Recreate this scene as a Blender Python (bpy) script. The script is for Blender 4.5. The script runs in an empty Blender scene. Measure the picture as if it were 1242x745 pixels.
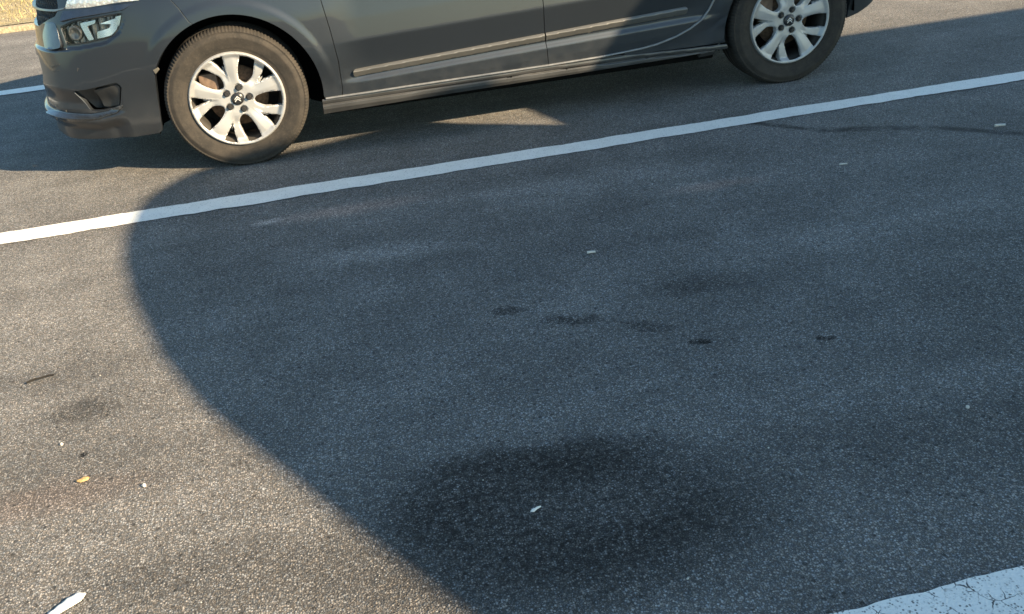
import bpy, bmesh, math, random
import numpy as np
from mathutils import Vector, Matrix
from mathutils.geometry import delaunay_2d_cdt
random.seed(7); rng = np.random.default_rng(7)
scene = bpy.context.scene
COL = scene.collection

# ------------------------------------------------------------------ camera
CAM_POS = (0.363, -4.546, 1.416)
YAW, PITCH, ROLL = 0.181, 0.485, 0.098
cd = bpy.data.cameras.new('camera'); cam = bpy.data.objects.new('camera', cd); COL.objects.link(cam)
cd.sensor_width = 36.0; cd.lens = 36.0 * 1151.0 / 1242.0
cd.clip_start = 0.05; cd.clip_end = 3000
def cam_basis():
    f = Vector((math.sin(YAW)*math.cos(PITCH), math.cos(YAW)*math.cos(PITCH), -math.sin(PITCH)))
    r = Vector((math.cos(YAW), -math.sin(YAW), 0)); d = f.cross(r)
    c, s = math.cos(ROLL), math.sin(ROLL)
    return c*r + s*d, -s*r + c*d, f
_r, _d, _f = cam_basis()
M = Matrix((( _r.x, -_d.x, -_f.x), (_r.y, -_d.y, -_f.y), (_r.z, -_d.z, -_f.z))).to_4x4()
M.translation = CAM_POS
cam.matrix_world = M
scene.camera = cam

# ------------------------------------------------------------------ sky, sun, exposure
SA, SB = 1.45, 1.20                      # a metre of height throws its shadow by (-SA, +SB)
sun_vec = Vector((SA, -SB, 1.0)).normalized()
elev = math.asin(sun_vec.z); az = math.atan2(sun_vec.x, sun_vec.y)
world = bpy.data.worlds.new('World'); scene.world = world; world.use_nodes = True
wn = world.node_tree; bg = wn.nodes['Background']
sky = wn.nodes.new('ShaderNodeTexSky'); sky.sky_type = 'NISHITA'; sky.sun_disc = False
sky.sun_elevation = elev; sky.sun_rotation = az
sky.air_density = 1.0; sky.dust_density = 0.6; sky.ozone_density = 0.7
tint = wn.nodes.new('ShaderNodeMix'); tint.data_type = 'RGBA'; tint.blend_type = 'MULTIPLY'; tint.inputs[0].default_value = 1.0
tint.inputs[7].default_value = (0.82, 1.0, 0.99, 1)          # the camera's cool white balance in the shade
wn.links.new(sky.outputs[0], tint.inputs[6]); wn.links.new(tint.outputs[2], bg.inputs['Color']); bg.inputs['Strength'].default_value = 0.074
sl = bpy.data.lights.new('sun', 'SUN'); sl.energy = 5.0; sl.angle = math.radians(0.45); sl.color = (1.0, 0.78, 0.50)
so = bpy.data.objects.new('sun', sl); COL.objects.link(so)
so.rotation_euler = sun_vec.to_track_quat('Z', 'Y').to_euler()
scene.view_settings.view_transform = 'Standard'; scene.view_settings.look = 'None'
scene.view_settings.gamma = 1.0; scene.view_settings.exposure = 1.58

# ------------------------------------------------------------------ helpers
def tag(o, label=None, cat=None, group=None, kind=None):
    if label: o['label'] = label
    if cat: o['category'] = cat
    if group: o['group'] = group
    if kind: o['kind'] = kind
    return o
def link(name, me, mat=None, parent=None):
    o = bpy.data.objects.new(name, me); COL.objects.link(o)
    if mat is not None and me is not None: me.materials.append(mat)
    if parent is not None: o.parent = parent
    return o
def mesh_obj(name, V, F, mat, parent=None, smooth=True, normals=None):
    me = bpy.data.meshes.new(name)
    me.from_pydata([tuple(map(float, v)) for v in V], [], [tuple(map(int, f)) for f in F])
    me.update()
    if smooth:
        me.polygons.foreach_set('use_smooth', [True]*len(me.polygons))
    if normals is not None:
        me.normals_split_custom_set_from_vertices([tuple(map(float, n)) for n in normals])
    return link(name, me, mat, parent)
def bm_obj(name, bm, mat, parent=None, smooth_angle=40):
    bmesh.ops.recalc_face_normals(bm, faces=bm.faces)
    me = bpy.data.meshes.new(name); bm.to_mesh(me); bm.free()
    if smooth_angle:
        me.polygons.foreach_set('use_smooth', [True]*len(me.polygons))
        me.set_sharp_from_angle(angle=math.radians(smooth_angle))
    return link(name, me, mat, parent)
def sst(x, a, b):
    t = np.clip((np.asarray(x, float)-a)/(b-a), 0, 1); return t*t*(3-2*t)
def lathe(profile, n, axis_y=True):
    """profile: list of (r, y); revolves round the y axis"""
    V = []; F = []
    m = len(profile)
    for i in range(n):
        a = 2*math.pi*i/n
        for r, y in profile: V.append((r*math.cos(a), y, r*math.sin(a)))
    for i in range(n):
        j = (i+1) % n
        for k in range(m-1): F.append((i*m+k, i*m+k+1, j*m+k+1, j*m+k))
    return V, F
def pip(pts, poly):
    x, y = pts[:, 0], pts[:, 1]; ins = np.zeros(len(pts), bool); n = len(poly)
    for i in range(n):
        x1, y1 = poly[i]; x2, y2 = poly[(i+1) % n]
        if y1 == y2: continue
        c = ((y1 > y) != (y2 > y)) & (x < (x2-x1)*(y-y1)/(y2-y1)+x1); ins ^= c
    return ins
def resample(poly, step):
    out = []
    n = len(poly)
    for i in range(n):
        p, q = np.array(poly[i], float), np.array(poly[(i+1) % n], float)
        L = np.linalg.norm(q-p); k = max(1, int(math.ceil(L/step)))
        for j in range(k): out.append(p+(q-p)*j/k)
    return np.array(out)
def round_poly(poly, r, n=5):
    """rounds the corners of a polygon"""
    out = []; m = len(poly)
    rr = r if isinstance(r, (list, tuple)) else [r]*m
    for i in range(m):
        p = np.array(poly[i], float); a = np.array(poly[i-1], float); b = np.array(poly[(i+1) % m], float)
        va = a-p; vb = b-p; la = np.linalg.norm(va); lb = np.linalg.norm(vb)
        d = min(rr[i], la*.45, lb*.45)
        if d < 1e-5: out.append(p); continue
        s = p+va/la*d; e = p+vb/lb*d
        for k in range(n+1):
            t = k/n; out.append((1-t)**2*s+2*t*(1-t)*p+t*t*e)
    return [tuple(q) for q in out]
def area2(p):
    p = np.asarray(p); return np.sum(p[:, 0]*np.roll(p[:, 1], -1)-np.roll(p[:, 0], -1)*p[:, 1])
def cdt(outer, holes, step, gx=None, gz=None):
    """fills a polygon with holes by a fine triangle net; returns points, triangles, loops"""
    outer = resample(outer, step)
    if area2(outer) < 0: outer = outer[::-1]
    loops = [outer]
    for h in holes:
        h = resample(h, step)
        if area2(h) > 0: h = h[::-1]
        loops.append(h)
    mn = outer.min(0); mx = outer.max(0)
    sx = gx or step; sz = gz or step
    X, Z = np.meshgrid(np.arange(mn[0]+sx*.5, mx[0], sx), np.arange(mn[1]+sz*.5, mx[1], sz))
    g = np.c_[X.ravel(), Z.ravel()]
    ok = pip(g, outer)
    for h in loops[1:]: ok &= ~pip(g, h)
    g = g[ok]
    bp = np.vstack(loops)
    if len(g):
        keep = np.ones(len(g), bool)
        for c in range(0, len(g), 2000):
            d = np.sqrt(((g[c:c+2000, None, :]-bp[None])**2).sum(2)).min(1); keep[c:c+2000] = d > min(sx, sz)*.45
        g = g[keep]
    pts = np.vstack([bp, g]); edges = []; k = 0
    for l in loops:
        n = len(l); edges += [(k+i, k+(i+1) % n) for i in range(n)]; k += n
    r = delaunay_2d_cdt([Vector((float(a), float(b))) for a, b in pts], edges, [], 0, 1e-7)
    V = np.array([tuple(v) for v in r[0]]); T = np.array([tuple(f) for f in r[2]])
    cen = V[T].mean(1); ok = pip(cen, outer)
    for h in loops[1:]: ok &= ~pip(cen, h)
    T = T[ok]
    a = V[T]; ar = (a[:, 1, 0]-a[:, 0, 0])*(a[:, 2, 1]-a[:, 0, 1])-(a[:, 2, 0]-a[:, 0, 0])*(a[:, 1, 1]-a[:, 0, 1])
    T[ar < 0] = T[ar < 0][:, ::-1]
    return V, T
def border(T):
    E = {}
    for t in T:
        for a, b in ((t[0], t[1]), (t[1], t[2]), (t[2], t[0])): E[(a, b)] = 1
    return [(a, b) for (a, b) in E if (b, a) not in E]
def sheet(name, outer, holes, fn, mat, parent, step=.015, depth=.012, chamfer=.0016, gx=None, gz=None, flip=False):
    """a skin over a 2-D outline; fn(p, extra) -> xyz (extra > 0 moves outwards); its edge is rolled in"""
    V2, T = cdt(outer, holes, step, gx, gz)
    P = fn(V2, 0.0); e = 2e-4
    du = fn(V2+[e, 0], 0)-fn(V2-[e, 0], 0); dv = fn(V2+[0, e], 0)-fn(V2-[0, e], 0)
    N = np.cross(du, dv); N /= np.linalg.norm(N, axis=1)[:, None]+1e-12
    o = fn(V2, .01)-P
    if np.mean((N*o).sum(1)) < 0: N = -N
    V = list(P); NN = list(N); F = [tuple(t) for t in T]
    B = border(T)
    nxt = {}; dirs = {}
    for a, b in B: nxt[a] = b
    outv = {}
    for a, b in B:
        d = V2[b]-V2[a]; nrm = np.array([d[1], -d[0]]); L = np.linalg.norm(nrm)+1e-12
        for k in (a, b): outv[k] = outv.get(k, np.zeros(2))+nrm/L
    if depth > 0:
        idx = {}
        bk = list(outv)
        ov = np.array([outv[k]/(np.linalg.norm(outv[k])+1e-9) for k in bk])
        base = V2[bk]
        Q = fn(base+ov*1e-3, 0)-P[bk]; Q /= np.linalg.norm(Q, axis=1)[:, None]+1e-12
        Nb = N[bk]
        r0 = P[bk]; r1 = P[bk]+Q*chamfer-Nb*chamfer*1.4; r2 = P[bk]+Q*chamfer-Nb*depth
        n0 = Nb*.8+Q*.4; n0 /= np.linalg.norm(n0, axis=1)[:, None]
        k0 = len(V)
        V += list(r0)+list(r1)+list(r2); NN += list(n0)+list(Q)+list(Q)
        m = len(bk)
        for i, k in enumerate(bk): idx[k] = k0+i
        for a, b in B:
            ia, ib = idx[a], idx[b]
            F.append((ib, ia, ia+m, ib+m)); F.append((ib+m, ia+m, ia+2*m, ib+2*m))
    # winding so that the face normals agree with NN
    va = np.array(V); fl = []
    for f in F:
        n = np.cross(va[f[1]]-va[f[0]], va[f[2]]-va[f[0]])
        fl.append(tuple(f) if n @ np.array(NN[f[0]]) >= 0 else tuple(f[::-1]))
    return mesh_obj(name, V, fl, mat, parent, True, NN)
def box(bm, c, s, bev=0.0):
    r = bmesh.ops.create_cube(bm, size=1.0); v = r['verts']
    bmesh.ops.scale(bm, vec=s, verts=v); bmesh.ops.translate(bm, vec=c, verts=v)
    if bev:
        ed = list({e for q in v for e in q.link_edges})
        bmesh.ops.bevel(bm, geom=ed, offset=bev, segments=2, affect='EDGES', profile=.6)

# ------------------------------------------------------------------ node helper
class NT:
    def __init__(s, name):
        s.m = bpy.data.materials.new(name); s.m.use_nodes = True; s.t = s.m.node_tree
        s.b = s.t.nodes['Principled BSDF']; s.out = s.t.nodes['Material Output']
    def n(s, typ, **k):
        x = s.t.nodes.new(typ)
        for a, v in k.items(): setattr(x, a, v)
        return x
    def set(s, sock, v):
        if isinstance(v, bpy.types.NodeSocket): s.t.links.new(v, sock)
        else: sock.default_value = v
    def math(s, op, a, b=0.0, c=None, clamp=False):
        x = s.n('ShaderNodeMath', operation=op, use_clamp=clamp); s.set(x.inputs[0], a); s.set(x.inputs[1], b)
        if c is not None: s.set(x.inputs[2], c)
        return x.outputs[0]
    def mix(s, f, a, b, blend='MIX'):
        x = s.n('ShaderNodeMix', data_type='RGBA', blend_type=blend); s.set(x.inputs[0], f)
        s.set(x.inputs[6], a if isinstance(a, bpy.types.NodeSocket) else (*a, 1)); s.set(x.inputs[7], b if isinstance(b, bpy.types.NodeSocket) else (*b, 1))
        return x.outputs[2]
    def ramp(s, f, a, b, lo=0.0, hi=1.0):
        x = s.n('ShaderNodeMapRange', interpolation_type='SMOOTHSTEP'); s.set(x.inputs[0], f)
        s.set(x.inputs[1], a); s.set(x.inputs[2], b); s.set(x.inputs[3], lo); s.set(x.inputs[4], hi); return x.outputs[0]
    def coord(s):
        if not hasattr(s, '_c'): s._c = s.n('ShaderNodeNewGeometry').outputs['Position']
        return s._c
    def obj(s):
        if not hasattr(s, '_o'): s._o = s.n('ShaderNodeTexCoord').outputs['Object']
        return s._o
    def noise(s, scale, detail=3, rough=.55, vec=None, dist=0.0):
        x = s.n('ShaderNodeTexNoise'); x.inputs['Scale'].default_value = scale; x.inputs['Detail'].default_value = detail
        x.inputs['Roughness'].default_value = rough; x.inputs['Distortion'].default_value = dist
        s.t.links.new(vec if vec is not None else s.coord(), x.inputs['Vector']); return x
    def voro(s, scale, feature='F1', vec=None, rand=1.0):
        x = s.n('ShaderNodeTexVoronoi', feature=feature); x.inputs['Scale'].default_value = scale; x.inputs['Randomness'].default_value = rand
        s.t.links.new(vec if vec is not None else s.coord(), x.inputs['Vector']); return x
    def bump(s, h, strength, dist):
        x = s.n('ShaderNodeBump'); x.inputs['Strength'].default_value = strength; x.inputs['Distance'].default_value = dist
        s.set(x.inputs['Height'], h); s.t.links.new(x.outputs[0], s.b.inputs['Normal']); return x
    def p(s, **k):
        nm = dict(color='Base Color', rough='Roughness', metal='Metallic', coat='Coat Weight', coat_rough='Coat Roughness', spec='Specular IOR Level', trans='Transmission Weight', ior='IOR', alpha='Alpha')
        for a, v in k.items():
            if a == 'color' and not isinstance(v, bpy.types.NodeSocket): v = (*v, 1)
            s.set(s.b.inputs[nm[a]], v)
        return s.m
def simple(name, color, rough=.5, metal=0.0, var=.12, scale=30, **k):
    t = NT(name); n = t.noise(scale, 4, vec=t.obj())
    f = t.ramp(n.outputs[0], .3, .7)
    c = t.mix(f, tuple(x*(1-var) for x in color), tuple(min(1, x*(1+var)) for x in color))
    t.p(color=c, rough=t.math('ADD', t.math('MULTIPLY', n.outputs[0], .15), rough-.07), metal=metal, **k)
    return t.m

# ------------------------------------------------------------------ asphalt
def sepxy(t, vec):
    x = t.n('ShaderNodeSeparateXYZ'); t.t.links.new(vec, x.inputs[0]); return x.outputs[0], x.outputs[1]
def blob(t, X, Y, cx, cy, rx, ry, rot=0.0, soft=.5):
    """0..1 mask of a soft ellipse at a place on the road"""
    c, s_ = math.cos(rot), math.sin(rot)
    dx = t.math('SUBTRACT', X, cx); dy = t.math('SUBTRACT', Y, cy)
    u = t.math('ADD', t.math('MULTIPLY', dx, c/rx), t.math('MULTIPLY', dy, s_/rx))
    v = t.math('ADD', t.math('MULTIPLY', dx, -s_/ry), t.math('MULTIPLY', dy, c/ry))
    r = t.math('SQRT', t.math('ADD', t.math('MULTIPLY', u, u), t.math('MULTIPLY', v, v)))
    return t.ramp(r, 1+soft, 1-soft, 0, 1)
def asphalt_material():
    t = NT('asphalt'); pos = t.coord()
    warp = t.noise(11, 5, .7)
    wv = t.n('ShaderNodeVectorMath', operation='MULTIPLY_ADD'); t.t.links.new(warp.outputs['Color'], wv.inputs[0])
    wv.inputs[1].default_value = (.12, .12, 0); t.t.links.new(pos, wv.inputs[2])
    off = t.n('ShaderNodeVectorMath', operation='SUBTRACT'); t.t.links.new(wv.outputs[0], off.inputs[0]); off.inputs[1].default_value = (.06, .06, 0)
    X, Y = sepxy(t, off.outputs[0])
    # aggregate: stones of a few sizes in dark binder
    vA = t.voro(190); vB = t.voro(370); vC = t.voro(62)
    sA = t.n('ShaderNodeSeparateColor'); t.t.links.new(vA.outputs['Color'], sA.inputs[0])
    sB = t.n('ShaderNodeSeparateColor'); t.t.links.new(vB.outputs['Color'], sB.inputs[0])
    sC = t.n('ShaderNodeSeparateColor'); t.t.links.new(vC.outputs['Color'], sC.inputs[0])
    stA = t.math('MULTIPLY', t.ramp(vA.outputs['Distance'], .62, .30), t.math('POWER', sA.outputs[0], 2.0))
    stB = t.math('MULTIPLY', t.ramp(vB.outputs['Distance'], .6, .3), t.math('POWER', sB.outputs[1], 1.9))
    stC = t.math('MULTIPLY', t.ramp(vC.outputs['Distance'], .34, .24), t.math('GREATER_THAN', sC.outputs[0], .955))
    stone = t.math('MAXIMUM', stA, t.math('MULTIPLY', stB, .75))
    big = t.noise(.55, 4, .6); mid = t.noise(3.2, 4, .62); fine = t.noise(40, 3, .6)
    # wear
    sv = t.n('ShaderNodeVectorMath', operation='MULTIPLY'); t.t.links.new(pos, sv.inputs[0]); sv.inputs[1].default_value = (.35, 2.6, 1)
    track = t.noise(1.6, 4, .6, sv.outputs[0])
    pit = t.math('MULTIPLY', t.ramp(vC.outputs['Distance'], .42, .20), t.math('LESS_THAN', sC.outputs[1], .16))
    tone = t.math('ADD', t.math('MULTIPLY', big.outputs[0], .5), t.math('MULTIPLY', mid.outputs[0], .7))
    tone = t.math('MULTIPLY', t.ramp(tone, .42, .82, .80, 1.20), t.ramp(track.outputs[0], .3, .7, .88, 1.12))
    lvl = t.math('ADD', t.math('MULTIPLY', stone, .36), .053)
    lvl = t.math('ADD', lvl, t.math('MULTIPLY', t.noise(420, 2, .7).outputs[0], .065))
    lvl = t.math('MULTIPLY', lvl, tone)
    lvl = t.math('MULTIPLY', lvl, t.math('SUBTRACT', 1.0, t.math('MULTIPLY', pit, .55)))
    lvl = t.math('ADD', lvl, t.math('MULTIPLY', stC, .12))
    # stains, then one faint dark strip along the car's near side: (x, y, rx, ry, rot, soft, strength)
    dark = [(.72, -2.89, .42, .22, -.20, .45, .62), (.76, -2.71, .30, .06, -.16, .45, .50), (.90, -3.08, .26, .10, .1, .7, .35), (.46, -2.80, .10, .12, -.2, .5, .3), (.62, -3.12, .34, .10, -.2, .5, .35),
            (-.45, -2.05, .10, .055, 0, .6, .45), (.02, -2.88, .30, .09, -.25, .7, .30), (-.42, -2.28, .022, .011, .3, .5, .8),
            (.83, -1.92, .06, .024, -.3, .5, .6), (1.0, -2.06, .09, .03, -.35, .5, .6), (1.20, -2.18, .08, .03, -.5, .5, .45), (1.31, -2.32, .035, .012, -.3, .4, .85),
            (1.65, -2.43, .02, .014, 0, .4, .75), (1.41, -1.97, .17, .07, -.2, .7, .38), (2.4, -2.3, .5, .3, .3, .7, .25), (1.9, -3.0, .4, .16, -.2, .7, .22),
            (-.10, -1.2, .22, .3, .3, .8, .18), (.1, .12, .9, .12, 0, .6, .12)]
    soak = t.math('MULTIPLY', t.ramp(t.noise(55, 3, .65).outputs[0], .32, .62, .55, 1.25), t.math('SUBTRACT', 1.12, t.math('MULTIPLY', stone, .55)))
    keep = None
    for (x, y, rx, ry, ro, so_, st) in dark:
        b = t.math('SUBTRACT', 1.0, t.math('MULTIPLY', t.math('MULTIPLY', blob(t, X, Y, x, y, rx, ry, ro, so_), soak), st))
        keep = b if keep is None else t.math('MULTIPLY', keep, b)
    inner = t.math('MULTIPLY', blob(t, X, Y, .84, -2.91, .17, .075, -.15, .5), .95)
    keep = t.math('ADD', keep, t.math('MULTIPLY', inner, .22))
    pale = [(.50, -1.30, .22, .07, -.15, .7, .55), (.08, -.80, .06, .025, 0, .6, .9), (.40, -.80, .28, .07, 0, .8, .40), (1.45, -.92, .5, .10, -.1, .8, .30), (1.86, -1.2, .2, .05, 0, .8, .4), (2.2, -1.75, .5, .2, 0, .8, .15)]  # pale smears; glass reflections over the shaded road are painted in here
    lift = None
    for (x, y, rx, ry, ro, so_, st) in pale:
        b = t.math('MULTIPLY', blob(t, X, Y, x, y, rx, ry, ro, so_), st)
        lift = b if lift is None else t.math('ADD', lift, b)
    # a thin tar seam wandering over the lane
    seamy = t.n('ShaderNodeFloatCurve')
    cm = seamy.mapping.curves[0]
    pts = [(2.30, -.52), (2.44, -.66), (2.56, -.79), (2.74, -.87), (2.92, -.94), (3.1, -1.08), (3.24, -1.22), (3.5, -1.36)]
    x0, x1 = 2.30, 3.5; y0, y1 = -1.4, -.5
    cm.points[0].location = (0, (pts[0][1]-y0)/(y1-y0)); cm.points[1].location = (1, (pts[-1][1]-y0)/(y1-y0))
    for a, b in pts[1:-1]: cm.points.new((a-x0)/(x1-x0), (b-y0)/(y1-y0))
    seamy.mapping.update()
    X0, Y0 = sepxy(t, pos)
    fx = t.math('MULTIPLY', t.math('SUBTRACT', X0, x0), 1/(x1-x0), clamp=True)
    seamy.inputs['Factor'].default_value = 1; t.t.links.new(fx, seamy.inputs['Value'])
    sy = t.math('ADD', t.math('MULTIPLY', seamy.outputs[0], y1-y0), y0)
    dsm = t.math('ABSOLUTE', t.math('SUBTRACT', t.math('ADD', Y0, t.math('MULTIPLY', t.math('SUBTRACT', mid.outputs[0], .5), .09)), sy))
    seam = t.math('MULTIPLY', t.math('MULTIPLY', t.ramp(dsm, .055, .010), t.ramp(t.noise(7, 4, .7).outputs[0], .34, .58, .25, 1.0)), t.math('MULTIPLY', t.math('GREATER_THAN', X0, x0), t.math('LESS_THAN', X0, x1)))
    keep = t.math('MULTIPLY', keep, t.math('SUBTRACT', 1.0, t.math('MULTIPLY', seam, .70)))
    lvl = t.math('MULTIPLY', lvl, keep)
    lvl = t.math('MULTIPLY', lvl, t.math('ADD', 1.0, lift))
    # stone hue: mostly grey, some warm, some cool
    hue = t.mix(sA.outputs[1], (.96, 1.0, 1.04), (1.12, 1.0, .88))
    red = t.math('ADD', t.math('MULTIPLY', blob(t, X, Y, .40, -.80, .28, .06, 0, .8), .95), t.math('MULTIPLY', blob(t, X, Y, 1.86, -1.2, .16, .04, 0, .8), .9))  # reddish smears, window-glass reflections painted into the road colour
    red = t.math('ADD', red, t.math('MULTIPLY', blob(t, X, Y, -.45, -2.45, .2, .06, 0, .8), .5), clamp=True)
    hue = t.mix(red, hue, (1.22, .96, .84))
    cb = t.n('ShaderNodeVectorMath', operation='SCALE'); t.t.links.new(hue, cb.inputs[0]); t.t.links.new(lvl, cb.inputs['Scale'])
    hgt = t.math('ADD', t.math('MULTIPLY', t.ramp(vA.outputs['Distance'], .7, .2), t.math('ADD', .35, sA.outputs[2])), t.math('MULTIPLY', t.ramp(vB.outputs['Distance'], .7, .2), .35))
    t.bump(hgt, .7, .0022)
    t.p(color=cb.outputs[0], rough=.78, spec=.35)
    return t.m
ASPHALT = asphalt_material()

def paint_line_material(name, worn):
    t = NT(name); v = t.voro(170); s = t.n('ShaderNodeSeparateColor'); t.t.links.new(v.outputs['Color'], s.inputs[0])
    n = t.noise(14, 4, .6); n2 = t.noise(60, 3, .6)
    speck = t.math('MULTIPLY', t.ramp(v.outputs['Distance'], .5, .25), t.math('GREATER_THAN', s.outputs[0], .80))
    base = t.mix(t.ramp(n.outputs[0], .3, .75), (.88, .86, .81), (.95, .93, .88))
    base = t.mix(t.math('MULTIPLY', speck, .55), base, (.30, .30, .29))
    g = t.math('MULTIPLY', t.ramp(n2.outputs[0], .55, .8), .35); base = t.mix(g, base, (.5, .49, .47))
    if worn:
        w = t.noise(20, 3, .6); wv = t.n('ShaderNodeVectorMath', operation='MULTIPLY_ADD'); t.t.links.new(w.outputs['Color'], wv.inputs[0])
        wv.inputs[1].default_value = (.03, .03, 0); t.t.links.new(t.coord(), wv.inputs[2])
        e = t.voro(34, 'DISTANCE_TO_EDGE', wv.outputs[0]); brk = t.noise(15, 3)
        crack = t.math('MULTIPLY', t.ramp(e.outputs['Distance'], .040, .015), t.ramp(brk.outputs[0], .50, .60))
        pit = t.math('MULTIPLY', t.ramp(t.voro(130).outputs['Distance'], .36, .20), t.ramp(t.noise(30, 3).outputs[0], .42, .56))
        base = t.mix(t.math('MAXIMUM', crack, t.math('MULTIPLY', pit, .9)), base, (.06, .06, .06))
    t.bump(t.ramp(v.outputs['Distance'], .7, .2), .5, .0016)
    t.p(color=base, rough=.6); return t.m

# ------------------------------------------------------------------ ground
def flat_sheet(name, xs, ys, z, mat):
    V = [(x, y, z) for y in ys for x in xs]; nx = len(xs)
    F = [(j*nx+i, j*nx+i+1, (j+1)*nx+i+1, (j+1)*nx+i) for j in range(len(ys)-1) for i in range(nx-1)]
    return mesh_obj(name, V, F, mat, None, False)
tag(flat_sheet('road', [-600, -20, -4, 8, 30, 600], [-600, -20, -8, -2, 4.98, 30, 600], 0, ASPHALT), kind='structure')
def painted_line(yc, w, x0, x1, worn, name='lane_line', amp=.004, seed=0):
    r = np.random.default_rng(seed); n = int((x1-x0)/.02); xs = np.linspace(x0, x1, n)
    def edge():
        e = r.normal(0, 1, n); e = np.convolve(e, np.ones(5)/5, 'same')*amp
        return e+np.convolve(r.normal(0, 1, n), np.ones(60)/60, 'same')*amp*4
    a = yc-w/2+edge(); b = yc+w/2+edge()
    V = [(x, y, .004) for x, y in zip(xs, a)]+[(x, y, .004) for x, y in zip(xs, b)]
    F = [(i, i+1, n+i+1, n+i) for i in range(n-1)]
    o = mesh_obj(name, V, F, paint_line_material('line_paint_worn' if worn else 'line_paint', worn), None, False)
    return tag(o, kind='structure')
painted_line(-.488, .132, -14, 20, False, amp=.0065, seed=1)
painted_line(-3.434, .135, -14, 20, True, amp=.006, seed=2)
painted_line(2.42, .15, -14, 20, False, seed=3)

# verge of dry gravel behind a low kerb beyond the far lane
def verge_material():
    t = NT('dry_gravel'); v = t.voro(55); s = t.n('ShaderNodeSeparateColor'); t.t.links.new(v.outputs['Color'], s.inputs[0])
    n = t.noise(6, 4, .6)
    c = t.mix(s.outputs[0], (.24, .19, .11), (.52, .45, .30)); c = t.mix(t.ramp(n.outputs[0], .35, .7), c, (.46, .37, .18))
    t.bump(t.ramp(v.outputs['Distance'], .7, .1), 1.0, .02); t.p(color=c, rough=.9); return t.m
xs = np.r_[-600, -30, np.linspace(-8, 8, 110), 30, 600]; ys = np.r_[5.10, 5.12, np.linspace(5.3, 9, 40), 20, 60, 600]
V = []; 
for j, y in enumerate(ys):
    for x in xs:
        V.append((x, y, .05+(.02*math.sin(x*3.1+y*2)+.018*math.sin(x*7.7-y*5.1) if 5.2 < y < 15 else 0)))
nx = len(xs); F = [(j*nx+i, j*nx+i+1, (j+1)*nx+i+1, (j+1)*nx+i) for j in range(len(ys)-1) for i in range(nx-1)]
tag(mesh_obj('verge', V, F, verge_material()), kind='structure')
bm = bmesh.new(); box(bm, (0, 5.04, .0), (60, .12, .09), .012)
tag(bm_obj('kerb', bm, simple('kerb_concrete', (.36, .30, .20), .9, 0, .35, 60)), kind='structure')
# tufts of dry grass along the verge (one uncountable mass)
V = []; F = []
for k in range(2600):
    x = rng.uniform(-6, 1); y = rng.uniform(5.25, 8.5); h = rng.uniform(.03, .11); a = rng.uniform(0, 6.28); l = rng.uniform(.02, .08)
    w = .004; i = len(V); ca, sa = math.cos(a), math.sin(a)
    V += [(x-w*sa, y+w*ca, .04), (x+w*sa, y-w*ca, .04), (x+l*ca, y+l*sa, .05+h)]; F.append((i, i+1, i+2))
tag(mesh_obj('dry_grass', V, F, simple('straw', (.42, .34, .15), .8), None, False), 'dry straw coloured grass growing on the gravel verge', 'grass', kind='stuff')

# ------------------------------------------------------------------ canopy added out of view, its outline cut to throw the big shadow
HC = 3.2
ground_outline = [(1.5, -5.0), (1.15, -4.35), (.80, -3.72), (.48, -3.15), (.30, -2.85), (.09, -2.48), (-.10, -2.14), (-.24, -1.80), (-.37, -1.36), (-.45, -1.0), (-.48, -.72), (-.475, -.45),
    (-.43, -.25), (-.36, -.12), (-.28, -.02), (-.18, .045), (0, .085), (.18, .105), (.40, .16), (.58, .225), (.72, .28), (.86, .29), (.98, .22), (1.06, .15), (1.54, -.14),
    (1.44, .22), (1.37, .36), (1.31, .48), (1.24, .64), (1.23, .70), (1.28, .735), (3.5, .745), (5.2, .775), (9.5, .85), (9.5, -5.0)]
top_shift = .02
outline = [(x+SA*(HC+top_shift), y-SB*(HC+top_shift)) for x, y in ground_outline]
shadow_caster = tag(bpy.data.objects.new('added_shadow_caster', None), 'unseen added flat grey canopy roof with a rounded front end on steel posts over the nearest lane', 'shadow_caster')
shadow_caster.location = (8, -5.5, 0); COL.objects.link(shadow_caster)
met = simple('shadow_caster_metal', (.30, .32, .34), .45, .3)
rv, rt = cdt(outline, [], .10, 1.0, 1.0)
V = [(x-8, y+5.5, HC) for x, y in rv]+[(x-8, y+5.5, HC+.04) for x, y in rv]; n = len(rv)
F = [tuple(t[::-1]) for t in rt]+[tuple(k+n for k in t) for t in rt]+[(a, b, b+n, a+n) for a, b in border(rt)]
mesh_obj('roof', V, F, met, shadow_caster, False)  # roof slab of the added shadow caster
for (px, py) in ((8.0, -4.2), (12.5, -4.2), (8.0, -7.2), (12.5, -7.2)):
    bm = bmesh.new(); bmesh.ops.create_cone(bm, cap_ends=True, segments=24, radius1=.08, radius2=.08, depth=HC)
    bmesh.ops.translate(bm, vec=(px-8, py+5.5, HC/2), verts=bm.verts); box(bm, (px-8, py+5.5, .02), (.35, .35, .04), .005)
    bm_obj('shadow_caster_post', bm, met, shadow_caster)

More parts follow.
